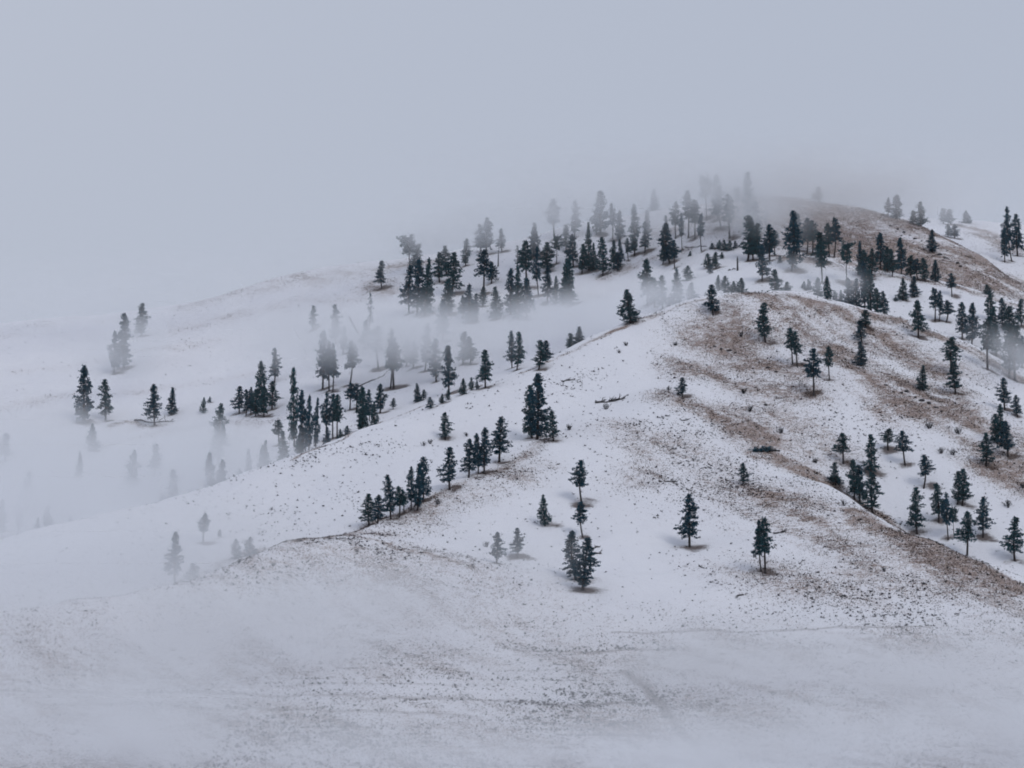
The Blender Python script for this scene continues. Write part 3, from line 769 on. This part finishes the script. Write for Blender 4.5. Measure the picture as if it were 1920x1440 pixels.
def make_pine(kind, seed):
    rs = np.random.default_rng(seed)
    wood, fol = Bag(), Bag()
    lean = rs.normal(0, 0.35, 2)
    bend = rs.normal(0, 0.35, 2)
    thin = rs.uniform(0.75, 1.1)
    gap = rs.uniform(0.15, 0.8)

    def axis_at(z):
        t = z / H0
        return np.array([lean[0] * t + bend[0] * math.sin(3 * t), lean[1] * t + bend[1] * math.sin(3 * t), z])
    zs = [-1.2, 0, 0.5, 2, 5, 9, 13, 17, 19.3]
    r0 = {'y': 0.30, 's': 0.22}.get(kind, 0.33)
    wood.add(*tube([axis_at(z) if z > 0 else np.array([0, 0, z]) for z in zs], [r0 * 1.5, r0 * 1.45, r0 * 1.1, r0, r0 * .9, r0 * .72, r0 * .5, r0 * .24, 0.04], 7))
    cb = CROWN_BASE[kind] + rs.uniform(-0.04, 0.05)
    nb = {'c': 140, 'l': 135, 'p': 118, 'h': 96, 'u': 80, 'y': 115, 's': 40}[kind]
    hw = HALF[kind]
    az0 = rs.uniform(0, 6.28)
    lobes = rs.uniform(0, 6.28, 4)
    tips = []
    for i in range(nb):
        t = (i + rs.uniform(-0.4, 0.4)) / nb
        t = min(max(t, 0), 0.985)
        z = H0 * (cb + (1 - cb) * t)
        az = az0 + i * 2.399 + rs.normal(0, 0.35)
        ragged = {'c': 0.2, 'y': 0.22, 'l': 0.26}.get(kind, 0.34)
        ln = hw * profile(kind, t) * (1 + 0.22 * math.sin(az + lobes[0] + 7 * t) + 0.16 * math.sin(2 * az + lobes[1] - 11 * t)) * rs.uniform(1 - 1.6 * ragged, 1 + ragged * 0.7)
        if kind in 'phlu' and abs(t - gap) < 0.035:
            ln *= 0.55                      # a gap where limbs broke off
        if kind in 'ph' and t > 0.86 and thin > 1.0:
            ln *= 1.35                      # old flat-topped trees
        ln = max(ln, 0.35)
        up = {'u': 0.25, 'y': 0.35}.get(kind, 0.0) + (t - 0.45) * 0.9 + rs.normal(0, 0.27)
        p0 = axis_at(z)
        d = np.array([math.cos(az), math.sin(az), math.tan(max(min(up, 1.0), -0.6))])
        d /= np.linalg.norm(d)
        sag = -0.10 * ln if kind in 'clp' else -0.04 * ln
        pts = [p0, p0 + d * ln * 0.55 + (0, 0, sag * 0.5), p0 + d * ln + (0, 0, sag + 0.10 * ln)]
        rb = 0.05 + 0.018 * ln
        wood.add(*tube(pts, [rb, rb * 0.6, 0.02], 3))
        tips.append((pts, ln, t))
    if kind in 'ph' or kind == 's':       # dead snag twigs under the crown
        for i in range(9 if kind != 's' else 22):
            z = H0 * (cb * rs.uniform(0.45, 1.0) if kind != 's' else rs.uniform(0.15, 0.9))
            az = rs.uniform(0, 6.28)
            p0 = axis_at(z)
            d = np.array([math.cos(az), math.sin(az), rs.uniform(-0.5, 0.1)]) * rs.uniform(0.5, 1.6)
            wood.add(*tube([p0, p0 + d * 0.6, p0 + d + (0, 0, -0.15)], [0.05, 0.035, 0.012], 3))
    # needle sprays along every branch
    C, D, S = [], [], []
    for pts, ln, t in tips:
        n = int(4 + 2.8 * ln)
        if kind == 's':
            n = max(1, n // 2)
        for k in range(n):
            u = rs.uniform(0.25 if ln > 1.2 else 0.05, 1.02) ** 0.8
            q = (pts[0] * (1 - u) + pts[1] * u) * (1 - u) + (pts[1] * (1 - u) + pts[2] * u) * u
            q = q + rs.normal(0, 0.16 + 0.05 * ln, 3) * (1, 1, 0.95)
            out = pts[2] - pts[0]
            out = out / np.linalg.norm(out)
            for _ in range(8):
                v = out * 0.7 + rs.normal(0, 0.62, 3) + (0, 0, 0.28)
                C.append(q)
                D.append(v / np.linalg.norm(v))
                S.append(rs.uniform(0.32, 0.68) * (0.75 + 0.08 * ln))
    z = H0 * 0.965
    for _ in range(26):
        C.append(axis_at(rs.uniform(0.93, 0.985) * H0))
        v = rs.normal(0, 0.6, 3) + (0, 0, 0.8)
        D.append(v / np.linalg.norm(v))
        S.append(rs.uniform(0.35, 0.7))
    C, D, S = np.array(C), np.array(D), np.array(S)[:, None]
    W = np.cross(D, rs.normal(0, 1, D.shape))
    W /= np.linalg.norm(W, axis=1)[:, None]
    V = np.stack([C - W * S * 0.10, C + D * S * 0.55 + W * S * 0.26, C + D * S, C + D * S * 0.5 - W * S * 0.26], 1).reshape(-1, 3)
    k = np.arange(len(C)) * 4
    T = np.concatenate([np.stack([k, k + 1, k + 2], -1), np.stack([k, k + 2, k + 3], -1)])
    fol.add(V, T)
    width = 2 * np.percentile(np.hypot(V[:, 0], V[:, 1]), 97)
    return (wood.mesh('trunk', [bark if kind != 's' else dead_wood], True), fol.mesh('crown', [needles[seed % 2]]), width)


PROTO = {k: [make_pine(k, 11 * i + ord(k)) for i in range(n)] for k, n in (('c', 5), ('p', 9), ('h', 7), ('l', 6), ('u', 3), ('y', 4), ('s', 2))}
rt = np.random.default_rng(3)
for t in TREES:
    v = PROTO[t['kind']]
    trunk_me, crown_me, w0 = v[rt.integers(len(v))]
    name = 'young_pine_tree' if t['kind'] == 'y' else 'pine_tree'
    root = link(name, None)
    root.empty_display_size = 0.5
    s = t['w'] / w0 * {'l': 1.16, 'c': 1.16, 'y': 1.1, 'u': 1.15}.get(t['kind'], 1.38)
    sz = t['h'] / H0
    s = min(max(s, 0.55 * sz), 2.6 * sz)
    root.location = (t['x'], t['y'], t['z'] - 0.15)
    root.rotation_euler = (rt.normal(0, 0.022), rt.normal(0, 0.022), rt.uniform(0, 6.28))
    root.scale = (s, s, sz)
    root['label'] = t['label']
    root['category'] = 'pine tree'
    root['group'] = t['group']
    link('trunk', trunk_me, root)
    link('crown', crown_me, root)
print('TREES', len(TREES))

# ---------------------------------------------------------------- sagebrush and grass tufts too small and many to count
def scatter(n, xr, yr, prob, seed):
    rs = np.random.default_rng(seed)
    x, y = rs.uniform(*xr, n), rs.uniform(*yr, n)
    keep = rs.random(n) < prob(x, y)
    return x[keep], y[keep]


def fan_tufts(name, x, y, size, blades, spread, flat, mat, seed):
    """each tuft is a fan of short blades springing from one root"""
    rs = np.random.default_rng(seed)
    z = height(x, y)
    n = len(x)
    az = rs.uniform(0, 6.28, (n, 1)) + np.arange(blades)[None] * (6.283 / blades) + rs.normal(0, 0.35, (n, blades))
    ln = size[:, None] * rs.uniform(0.6, 1.15, (n, blades))
    tilt = rs.uniform(*spread, (n, blades))
    base = np.stack([x, y, z - 0.05], -1)[:, None, :]
    side = np.stack([-np.sin(az), np.cos(az), 0 * az], -1)
    out = np.stack([np.cos(az) * np.sin(tilt), np.sin(az) * np.sin(tilt), np.cos(tilt) * flat], -1)
    wd = (ln * 0.34)[..., None]
    a = base + out * (ln * 0.15)[..., None] - side * wd
    b = base + out * (ln * 0.15)[..., None] + side * wd
    c = base + out * ln[..., None] + side * wd * rs.normal(0, 0.5, (n, blades, 1))
    V = np.stack([a, b, c], 2).reshape(-1, 3)
    T = np.arange(len(V)).reshape(-1, 3)
    o = link(name, mesh_from(name, V, T, [mat]))
    o['kind'] = 'stuff'
    return o


sage = material('sagebrush', (0.022, 0.023, 0.028), 0.95, 0.4, 0.8)
straw = material('dry_bunchgrass', (0.080, 0.050, 0.040), 0.95, 0.45, 0.6)
NEAR_X, NEAR_Y = (-260, 260), (585, 1120)
FAR_X, FAR_Y = (-335, 335), (1120, 1500)


def p_sage(x, y):
    clump = np.clip(fbm(x, y, 16, 3) + 0.25 * fbm(x + 200, y, 60, 2), 0, 1)
    g = grass_field(x, y)
    ln = line_field(x, y)
    low = np.clip((770 - y) / 60, 0, 1)
    return 0.045 + 1.5 * clump ** 1.6 * (0.4 + 0.35 * low) + 0.22 * g + 0.9 * stroke_field(SEG_SAGE, x + 5 * fbm(x, y, 12, 2), y + 5 * fbm(x + 9, y, 12, 2)) + 1.0 * ln * (0.25 + low) * (fbm(x, y, 20, 2) > -0.15)


def p_straw(x, y):
    g = grass_field(x, y)
    return np.clip(1.15 * g - 0.08, 0, 1) * np.clip(0.6 + 1.1 * fbm(x, y + 77, 7, 2), 0.12, 1)


x, y = scatter(210000, NEAR_X, NEAR_Y, p_sage, 21)
rs_ = np.random.default_rng(5)
fan_tufts('sagebrush_tufts', x, y, np.minimum(rs_.lognormal(-0.98, 0.5, len(x)) * (1 + 0.6 * stroke_field(SEG_SAGE, x, y)), 1.05), 6, (0.5, 1.35), 0.95, sage, 31)
ns = len(x)
x, y = scatter(900000, NEAR_X, NEAR_Y, p_straw, 22)
fan_tufts('dry_grass_tufts', x, y, rs_.uniform(0.25, 0.5, len(x)), 4, (0.3, 1.2), 1.0, straw, 32)
nst = len(x)
x, y = scatter(60000, FAR_X, FAR_Y, lambda a, b: 0.6 * p_sage(a, b), 23)
fan_tufts('far_sagebrush_tufts', x, y, rs_.lognormal(-0.95, 0.33, len(x)), 6, (0.5, 1.35), 0.95, sage, 33)
x, y = scatter(420000, FAR_X, FAR_Y, p_straw, 24)
fan_tufts('far_dry_grass_tufts', x, y, rs_.uniform(0.3, 0.6, len(x)), 4, (0.3, 1.2), 1.0, straw, 34)
print('TUFTS', ns, nst, len(x))

# ---------------------------------------------------------------- leafless shrubs
def make_shrub(seed):
    rs = np.random.default_rng(seed)
    wood, twig = Bag(), Bag()
    for i in range(16):
        az, tl = rs.uniform(0, 6.28), rs.uniform(0.1, 0.85)
        d = np.array([math.cos(az) * math.sin(tl), math.sin(az) * math.sin(tl), math.cos(tl)])
        ln = rs.uniform(0.6, 1.0)
        p0 = np.array([rs.normal(0, 0.08), rs.normal(0, 0.08), -0.1])
        p1 = p0 + d * ln * 0.5
        p2 = p0 + d * ln + (0, 0, 0.12)
        wood.add(*tube([p0, p1, p2], [0.035, 0.024, 0.008], 4))
        for k in range(5):
            u = rs.uniform(0.35, 0.95)
            q = p0 * (1 - u) + p2 * u
            e = d * 0.5 + rs.normal(0, 0.5, 3) + (0, 0, 0.3)
            e = e / np.linalg.norm(e) * rs.uniform(0.15, 0.38)
            twig.add(*tube([q, q + e * 0.5, q + e], [0.02, 0.014, 0.005], 3))
    return wood.mesh('stems', [sage], True), twig.mesh('twigs', [sage])


SHRUBS = [(795, 836, 10, 'leafless shrub beside another under the small lone ridge pine'), (807, 832, 10, 'darker of two shrubs under the small lone ridge pine'),
          (875, 818, 9, 'leafless shrub above the spur crest row of pines'), (821, 945, 13, 'straggly shrub on the near spur crest below the row of pines'),
          (1068, 806, 13, 'dark leafless shrub right of the short pine by the twin pines'), (1174, 648, 9, 'small twiggy shrub on the upper snow face'),
          (1266, 648, 9, 'slim twiggy shrub near the brown patch on the upper snow face'), (1161, 662, 8, 'low shrub under the small twiggy shrub on the upper snow face'),
          (1136, 767, 14, 'upright shrub just below the fallen branchy trunk'), (1253, 732, 10, 'shrub left of the tiny lone pine on the middle slope'),
          (1394, 738, 14, 'round dark shrub in the middle of the brown speckled slope'), (1406, 772, 15, 'larger dark shrub below the round one on the brown speckled slope'),
          (1464, 812, 14, 'shrub above the dark fallen bough at the spur top'), (1389, 631, 12, 'shrub below the summit brown grass left of the dark pine'),
          (1742, 803, 15, 'dark shrub on the right slope above the snowy gully'), (1797, 813, 15, 'shrub right of the dark shrub above the snowy gully'),
          (1765, 850, 13, 'leafless shrub between gully pines and the right slope'), (1787, 853, 14, 'paler leafless shrub beside the one between gully and slope'),
          (1891, 951, 17, 'largest round shrub on the snow by the right edge'), (1530, 868, 12, 'shrub in the gully just behind the spur crest'),
          (1583, 948, 13, 'shrub on the near side of the right spur crest'), (1918, 915, 14, 'dark shrub cut by the right picture edge'),
          (1658, 1072, 11, 'low shrub on the spur foot below the brown band'), (1254, 573, 17, 'dark low bush on the near ridge line right of the broad pine'),
          (1088, 640, 8, 'tiny bush on the near ridge line in front of the misty pair'), (512, 1062, 9, 'small pale bush on the lowest spur below its crest'),
          (448, 1056, 10, 'pale bush under the bushy young pair on the lowest spur'), (912, 1025, 12, 'pale bush left of the two misty hollow pines')]
SHRUB_P = [make_shrub(s) for s in (1, 2, 3)]
for i, (px, py, w, lab) in enumerate(SHRUBS):
    gx, gy = hit(px, py, 0)
    gz = float(height(gx, gy)[0])
    a, b = SHRUB_P[i % 3]
    root = link('shrub', None)
    root.location = (gx, gy, gz)
    k = w / F * gy / 1.25 * 1.25
    root.scale = (k, k, k)
    root.rotation_euler = (0, 0, i * 1.7)
    root['label'] = lab
    root['category'] = 'shrub'
    root['group'] = 'leafless shrubs on the snow'
    link('stems', a, root)
    link('twigs', b, root)

# ---------------------------------------------------------------- fallen trunks and standing snags
def fallen(px0, py0, px1, py1, rad, lab, seed, ymin=0, limbs=10, upright=0.8, leafy=False):
    x0, y0 = hit(px0, py0, ymin)
    x1, y1 = hit(px1, py1, ymin)
    if abs(y1 - y0) > 25:
        y1 = y0 + math.copysign(25, y1 - y0)
    rs = np.random.default_rng(seed)
    n = 7
    xs, ys = np.linspace(x0, x1, n), np.linspace(y0, y1, n)
    zs = height(xs, ys) + rad * 0.35 + rs.normal(0, 0.12, n)
    c = np.array([xs[0], ys[0], zs[0]])
    pts = np.stack([xs, ys, zs], -1) - c
    pts[1:-1] += rs.normal(0, rad * 0.7, (n - 2, 3))
    root = link('fallen_trunk', None)
    root.location = c
    root['label'] = lab
    root['category'] = 'fallen trunk'
    link('trunk', mesh_from('trunk', *tube(pts, np.linspace(rad * 1.2, rad * 0.4, n), 8), [dead_wood], True), root)
    ln = np.linalg.norm(pts[-1])
    lm = Bag()
    for i in range(limbs):
        u = rs.choice([0.25, 0.5, 0.62, 0.8, 0.93]) + rs.normal(0, 0.06)
        u = min(max(u, 0.05), 1.0)
        q = pts[0] * (1 - u) + pts[-1] * u
        d = rs.normal(0, 0.75, 3) * (1, 1, 0.5) + (0, 0, upright * rs.uniform(0, 1)) + (pts[-1] / ln) * 0.7
        d = d / np.linalg.norm(d) * rs.uniform(0.06, 0.26) * max(ln, 8)
        mid_p = q + d * 0.5 + rs.normal(0, 0.15, 3)
        lm.add(*tube([q, mid_p, q + d], [rad * 0.42, rad * 0.3, 0.05], 5))
        for k in range(2):
            e = d * 0.35 + rs.normal(0, 0.35, 3)
            lm.add(*tube([mid_p, mid_p + e * 0.6, mid_p + e], [rad * 0.16, rad * 0.1, 0.02], 4))
        if limbs < 13:
            link('limb', lm.mesh('limb', [dead_wood], True), root)
            lm = Bag()
    if leafy:                               # a toppled pine that still carries its needles
        n = 420
        u = rs.uniform(0.3, 1.05, n)[:, None]
        c = pts[0] * (1 - u) + pts[-1] * u + rs.normal(0, 1, (n, 3)) * (0.9, 0.6, 0.55) + (0, 0, 0.7)
        a1, a2 = rs.normal(0, 0.45, (n, 3)), rs.normal(0, 0.22, (n, 3))
        link('crown', mesh_from('crown', np.stack([c - a2, c + a2, c + a1], 1).reshape(-1, 3), np.arange(3 * n).reshape(-1, 3), [needles[0]]), root)
    if limbs >= 13:
        link('limbs', lm.mesh('limbs', [dead_wood], True), root)


fallen(1116, 756, 1172, 747, 0.45, 'dark fallen dead tree with upright branches on the open snow', 1, limbs=26, upright=0.8)
fallen(1462, 846, 1416, 848, 0.4, 'dark fallen bough where the right spur leaves the slope', 2, limbs=34, upright=0.6, leafy=True)
fallen(252, 789, 328, 790, 0.4, 'long grey fallen log behind the pine on the left hill', 3, 950, 8, 0.3)
fallen(672, 725, 722, 703, 0.3, 'long thin fallen trunk across the snow under the misty pines', 4, 1080, 3, 0.3)
fallen(1102, 1029, 1124, 1026, 0.4, 'short fallen log right of the dense pair at the hill foot', 5, limbs=6, upright=0.3)
fallen(1104, 1041, 1128, 1038, 0.35, 'thicker fallen log under the short log by the dense pair', 6, limbs=5, upright=0.2)
fallen(1450, 1001, 1472, 997, 0.4, 'small dark log right above the merged pine pair', 7, limbs=6, upright=0.4)
fallen(1380, 1119, 1403, 1113, 0.3, 'grey snow-dusted log at the hill foot below the merged pair', 8, limbs=3, upright=0.1)
fallen(1234, 902, 1268, 904, 0.35, 'dark broken branch heap left of the tiny needle-ring pine', 9, limbs=12, upright=0.2)
fallen(1551, 896, 1574, 908, 0.35, 'dark toppled brush on the spur crest beside the gully pines', 10, limbs=20, upright=0.6, leafy=True)
fallen(1052, 715, 1086, 712, 0.3, 'scattered broken branches on the ridge snow above the fallen tree', 11, limbs=10, upright=0.2)
fallen(1366, 508, 1384, 504, 0.35, 'short log lying at the foot of the snag on the knoll', 12, 1180, 3, 0.2)
fallen(1285, 464, 1326, 463, 0.3, 'thin grey log on the far slope under the bare-trunked pines', 13, 1270, 2, 0.2)
fallen(1810, 480, 1822, 485, 0.3, 'dark log on the brown hill flank near the right skyline', 14, 1270, 2, 0.3)


def snag(px, top, base, ymin, lean, lab, seed, rad=0.4):
    gx, gy = hit(px, base, ymin)
    gz = float(height(gx, gy)[0])
    h = (base - top) / F * gy
    rs = np.random.default_rng(seed)
    root = link('dead_snag', None)
    root.location = (gx, gy, gz)
    root['label'] = lab
    root['category'] = 'dead tree'
    pts = [np.array([lean * u * h, rs.normal(0, 0.1), u * h - 0.4]) for u in (0, 0.1, 0.4, 0.75, 1.0)]
    link('trunk', mesh_from('trunk', *tube(pts, [rad * 1.4, rad, rad * 0.85, rad * 0.7, rad * 0.35], 8), [dead_wood], True), root)
    b = Bag()
    for i in range(8):
        u = rs.uniform(0.3, 0.95)
        q = np.array([lean * u * h, 0, u * h - 0.4])
        d = rs.normal(0, 1, 3) * (1, 1, 0.4)
        d = d / np.linalg.norm(d) * rs.uniform(0.6, 1.8)
        b.add(*tube([q, q + d * 0.6, q + d + (0, 0, -0.2)], [0.09, 0.06, 0.02], 4))
    link('broken_limbs', b.mesh('broken_limbs', [dead_wood], True), root)


snag(1383, 478, 507, 1180, 0.0, 'broken standing snag on the left end of the snow knoll', 1, 0.55)
snag(934, 465, 499, 1300, 0.02, 'thin bare pole of a dead tree on the far crest', 2, 0.4)
snag(672, 590, 625, 1080, -0.55, 'leaning dead trunk fading in the fog above the valley', 3, 0.55)

# ---------------------------------------------------------------- rocks of the outcrops
rock_m = material('dark_rock', (0.055, 0.05, 0.052), 0.9, 0.4, 0.7)


def make_rock(seed):
    import bmesh
    rs = np.random.default_rng(seed)
    bm = bmesh.new()
    bmesh.ops.create_icosphere(bm, subdivisions=2, radius=1)
    ax = rs.normal(0, 1, (7, 3))
    ax /= np.linalg.norm(ax, axis=1)[:, None]
    cut = rs.uniform(0.45, 0.8, 7)
    for v in bm.verts:
        p = np.array(v.co)
        for a, c in zip(ax, cut):
            e = p @ a - c
            if e > 0:
                p = p - a * e
        v.co = p * (1, 0.8, 0.62)
    me = bpy.data.meshes.new('rock')
    bm.to_mesh(me)
    bm.free()
    me.materials.append(rock_m)
    return me


ROCKS = [make_rock(s) for s in range(4)]
rr = np.random.default_rng(77)
LEDGES = [('rocks of the ledge on the brown hill', 'in the broken ledge across the brown hill', 1290, 0.9,
           [(1670, 424), (1683, 430), (1695, 436), (1706, 441), (1716, 448), (1728, 452), (1740, 462), (1752, 470), (1762, 478), (1773, 484), (1690, 442), (1712, 455), (1733, 468), (1795, 494), (1800, 500)]),
          ('rocks in the strip on the right slope', 'in the strip across the speckled right slope', 0, 0.9,
           [(1660, 722), (1675, 735), (1690, 737), (1705, 743), (1716, 746), (1728, 752), (1742, 757), (1755, 764), (1765, 772), (1700, 735)]),
          ('rocks below the near summit', 'in the loose line below the near summit', 0, 0.8,
           [(1340, 650), (1352, 655), (1367, 658), (1378, 662), (1402, 712), (1440, 690), (1455, 698), (1472, 705), (1436, 760)])]
for grp, lab, ymin, size, pts in LEDGES:
    pts = sorted(pts)
    for i, (px, py) in enumerate(pts):
        gx, gy = hit(px, py, ymin)
        gz = float(height(gx, gy)[0])
        o = link('rock', ROCKS[i % 4])
        k = size * rr.uniform(0.6, 1.4)
        o.location = (gx, gy, gz + 0.1 * k)
        o.scale = (k * rr.uniform(1, 1.6), k, k * rr.uniform(0.8, 1.3))
        o.rotation_euler = (rr.normal(0, 0.2), rr.normal(0, 0.2), rr.uniform(-0.6, 0.6))
        o['label'] = f'dark rock, {ORD[i]} from left {lab}'
        o['category'] = 'rock'
        o['group'] = grp

# ---------------------------------------------------------------- drifting fog banks: one body of uneven fog lying between the hills
# photo pixel and depth of the middle, half sizes in metres across, deep and high, thickness per metre
BANKS = [
    # across the central valley behind the near ridge
    (900, 628, 1215, 75, 40, 11, 0.026), (690, 630, 1195, 55, 40, 12, 0.021), (1060, 605, 1215, 38, 38, 10, 0.028), (830, 665, 1170, 55, 30, 10, 0.012),
    (560, 640, 1290, 40, 45, 16, 0.010), (1160, 590, 1190, 25, 30, 9, 0.034), (1235, 562, 1185, 24, 26, 8, 0.034), (1300, 558, 1180, 16, 24, 5, 0.014),
    # lower left valley
    (150, 940, 1000, 95, 45, 20, 0.026), (330, 910, 1010, 45, 40, 15, 0.022), (480, 880, 1040, 32, 30, 12, 0.014), (20, 880, 1080, 60, 50, 26, 0.016),
    (60, 1050, 800, 75, 50, 24, 0.015), (220, 1060, 800, 55, 45, 18, 0.008), (340, 1040, 800, 26, 30, 12, 0.009),
    # low in front of the hill
    (250, 1180, 690, 85, 45, 14, 0.025), (560, 1155, 720, 60, 40, 9, 0.022), (420, 1430, 580, 60, 40, 8, 0.020), (100, 1370, 600, 70, 45, 16, 0.028),
    (1720, 1260, 690, 80, 42, 12, 0.028), (1380, 1250, 690, 45, 40, 7, 0.012), (1850, 1390, 600, 60, 42, 14, 0.036), (1500, 1440, 575, 80, 40, 9, 0.026), (950, 1050, 770, 20, 22, 8, 0.013),
    (800, 1240, 665, 100, 40, 7, 0.008), (1250, 1380, 600, 60, 40, 8, 0.008), (850, 1440, 575, 100, 40, 7, 0.014), (700, 1090, 760, 40, 25, 7, 0.009),
    # cloud on the summit and the far crest
    (1370, 372, 1325, 32, 30, 17, 0.020), (1410, 405, 1315, 14, 22, 9, 0.014), (1260, 368, 1345, 45, 32, 16, 0.016), (1110, 378, 1350, 50, 34, 15, 0.017), (960, 405, 1365, 50, 34, 14, 0.017),
    (1500, 352, 1350, 45, 34, 12, 0.030), (1455, 385, 1335, 22, 22, 8, 0.018), (1670, 362, 1340, 45, 34, 11, 0.022), (1380, 315, 1380, 160, 40, 14, 0.014),
    (840, 440, 1400, 40, 40, 13, 0.018), (1480, 405, 1330, 24, 25, 7, 0.014),
    # veils over the left hill
    (300, 535, 1430, 130, 50, 16, 0.007), (60, 575, 1430, 90, 50, 18, 0.010), (600, 500, 1430, 70, 45, 16, 0.008), (215, 670, 1300, 20, 30, 10, 0.030), (268, 625, 1350, 14, 30, 9, 0.024),
    (160, 780, 1215, 12, 25, 5, 0.026), (410, 822, 1090, 14, 25, 7, 0.036), (100, 850, 1160, 60, 40, 12, 0.010),
    # wisps at the right
    (1897, 672, 1030, 9, 18, 7, 0.060), (1857, 650, 1035, 10, 18, 6, 0.034), (1540, 548, 1150, 24, 28, 6, 0.022), (1490, 503, 1215, 12, 22, 5, 0.018), (1790, 400, 1440, 60, 40, 14, 0.012), (1500, 430, 1300, 18, 20, 7, 0.014),
]
FMIN, FMAX, VOX = (-420, 530, -12), (420, 1500, 470), 4.5
fog_mat = bpy.data.materials.new('fog')
fog_mat.use_nodes = True
fn = fog_mat.node_tree
fn.nodes.clear()
fo = fn.nodes.new('ShaderNodeOutputMaterial')
fv = fn.nodes.new('ShaderNodeVolumePrincipled')
fv.inputs['Color'].default_value = (0.958, 0.965, 0.978, 1)
fv.inputs['Anisotropy'].default_value = 0.15
fn.links.new(fv.outputs[0], fo.inputs['Volume'])

g = bpy.data.node_groups.new('fog_banks', 'GeometryNodeTree')
g.interface.new_socket('Geometry', in_out='OUTPUT', socket_type='NodeSocketGeometry')
gn, gl = g.nodes, g.links.new


def gvec(op, a, b=None):
    n = gn.new('ShaderNodeVectorMath')
    n.operation = op
    for i, v in enumerate((a, b)):
        if v is None:
            continue
        if isinstance(v, tuple):
            n.inputs[i].default_value = v
        else:
            gl(v, n.inputs[i])
    return n.outputs['Value'] if op in ('DOT_PRODUCT', 'LENGTH') else n.outputs['Vector']


def gm(op, a, b=None, c=None, clamp=False):
    n = gn.new('ShaderNodeMath')
    n.operation = op
    n.use_clamp = clamp
    for i, v in enumerate((a, b, c)):
        if v is None:
            continue
        if isinstance(v, (int, float)):
            n.inputs[i].default_value = v
        else:
            gl(v, n.inputs[i])
    return n.outputs[0]


gpos = gn.new('GeometryNodeInputPosition').outputs[0]


def gnoise(scale, detail, off=(0, 0, 0), color=False):
    n = gn.new('ShaderNodeTexNoise')
    n.inputs['Scale'].default_value = scale
    n.inputs['Detail'].default_value = detail
    n.inputs['Roughness'].default_value = 0.6
    gl(gvec('ADD', gvec('MULTIPLY', gpos, (1, 1, 2.0)), off), n.inputs['Vector'])
    return n.outputs['Color'] if color else n.outputs[0]


warp = gvec('MULTIPLY', gvec('SUBTRACT', gnoise(0.018, 3, (0, 0, 0), True), (0.5, 0.5, 0.5)), (60, 60, 26))
wpos = gvec('ADD', gpos, warp)
total = None
for px, py, Y, rx, ry, rz, dens in BANKS:
    cx, cy, cz = pt(px, py, Y)
    q = gvec('MULTIPLY', gvec('SUBTRACT', wpos, (cx, cy, cz)), (1 / rx, 1 / ry, 1 / rz))
    e = gm('MULTIPLY', gm('EXPONENT', gm('MULTIPLY', gvec('DOT_PRODUCT', q, q), -1.0)), dens)
    total = e if total is None else gm('ADD', total, e)
wisp = gn.new('ShaderNodeMapRange')
for i, v in enumerate((0.34, 0.64, 0.08, 1.8)):
    wisp.inputs[i + 1].default_value = v
gl(gnoise(0.026, 5, (40, 0, 0)), wisp.inputs[0])
dens_f = gm('MULTIPLY', gm('MAXIMUM', gm('SUBTRACT', total, 0.0012), 0.0), wisp.outputs[0])
vc = gn.new('GeometryNodeVolumeCube')
vc.inputs['Min'].default_value = FMIN
vc.inputs['Max'].default_value = FMAX
for i, k in enumerate('XYZ'):
    vc.inputs['Resolution ' + k].default_value = int((FMAX[i] - FMIN[i]) / VOX)
gl(dens_f, vc.inputs['Density'])
sm = gn.new('GeometryNodeSetMaterial')
sm.inputs['Material'].default_value = fog_mat
gl(vc.outputs[0], sm.inputs[0])
go = gn.new('NodeGroupOutput')
gl(sm.outputs[0], go.inputs[0])
fme = bpy.data.meshes.new('fog')
fme.from_pydata([(0, 900, 100)], [], [])
fme.materials.append(fog_mat)
fog = link('fog', fme)
fog['kind'] = 'stuff'
fog.modifiers.new('fog_banks', 'NODES').node_group = g

# ---------------------------------------------------------------- thin even winter haze round everything
haze_mat = bpy.data.materials.new('haze')
haze_mat.use_nodes = True
hn = haze_mat.node_tree
hn.nodes.clear()
ho = hn.nodes.new('ShaderNodeOutputMaterial')
hv = hn.nodes.new('ShaderNodeVolumePrincipled')
hv.inputs['Color'].default_value = (0.93, 0.96, 1.0, 1)
hv.inputs['Density'].default_value = 0.000016
hn.links.new(hv.outputs[0], ho.inputs['Volume'])
zlo, zhi = float(zf.min()) - 1.0, float(max(zf.max(), 470)) + 25
x0, x1, y0, y1 = GX[0] - 20, GX[-1] + 20, GY[0] - 20, GY[-1] + 20
hb = [(x, y, z) for z in (zlo, zhi) for x, y in ((x0, y0), (x1, y0), (x1, y1), (x0, y1))]
hme = bpy.data.meshes.new('haze')
hme.from_pydata(hb, [], [(3, 2, 1, 0), (4, 5, 6, 7), (0, 1, 5, 4), (1, 2, 6, 5), (2, 3, 7, 6), (3, 0, 4, 7)])
hme.materials.append(haze_mat)
haze = link('haze', hme)
haze['kind'] = 'stuff'
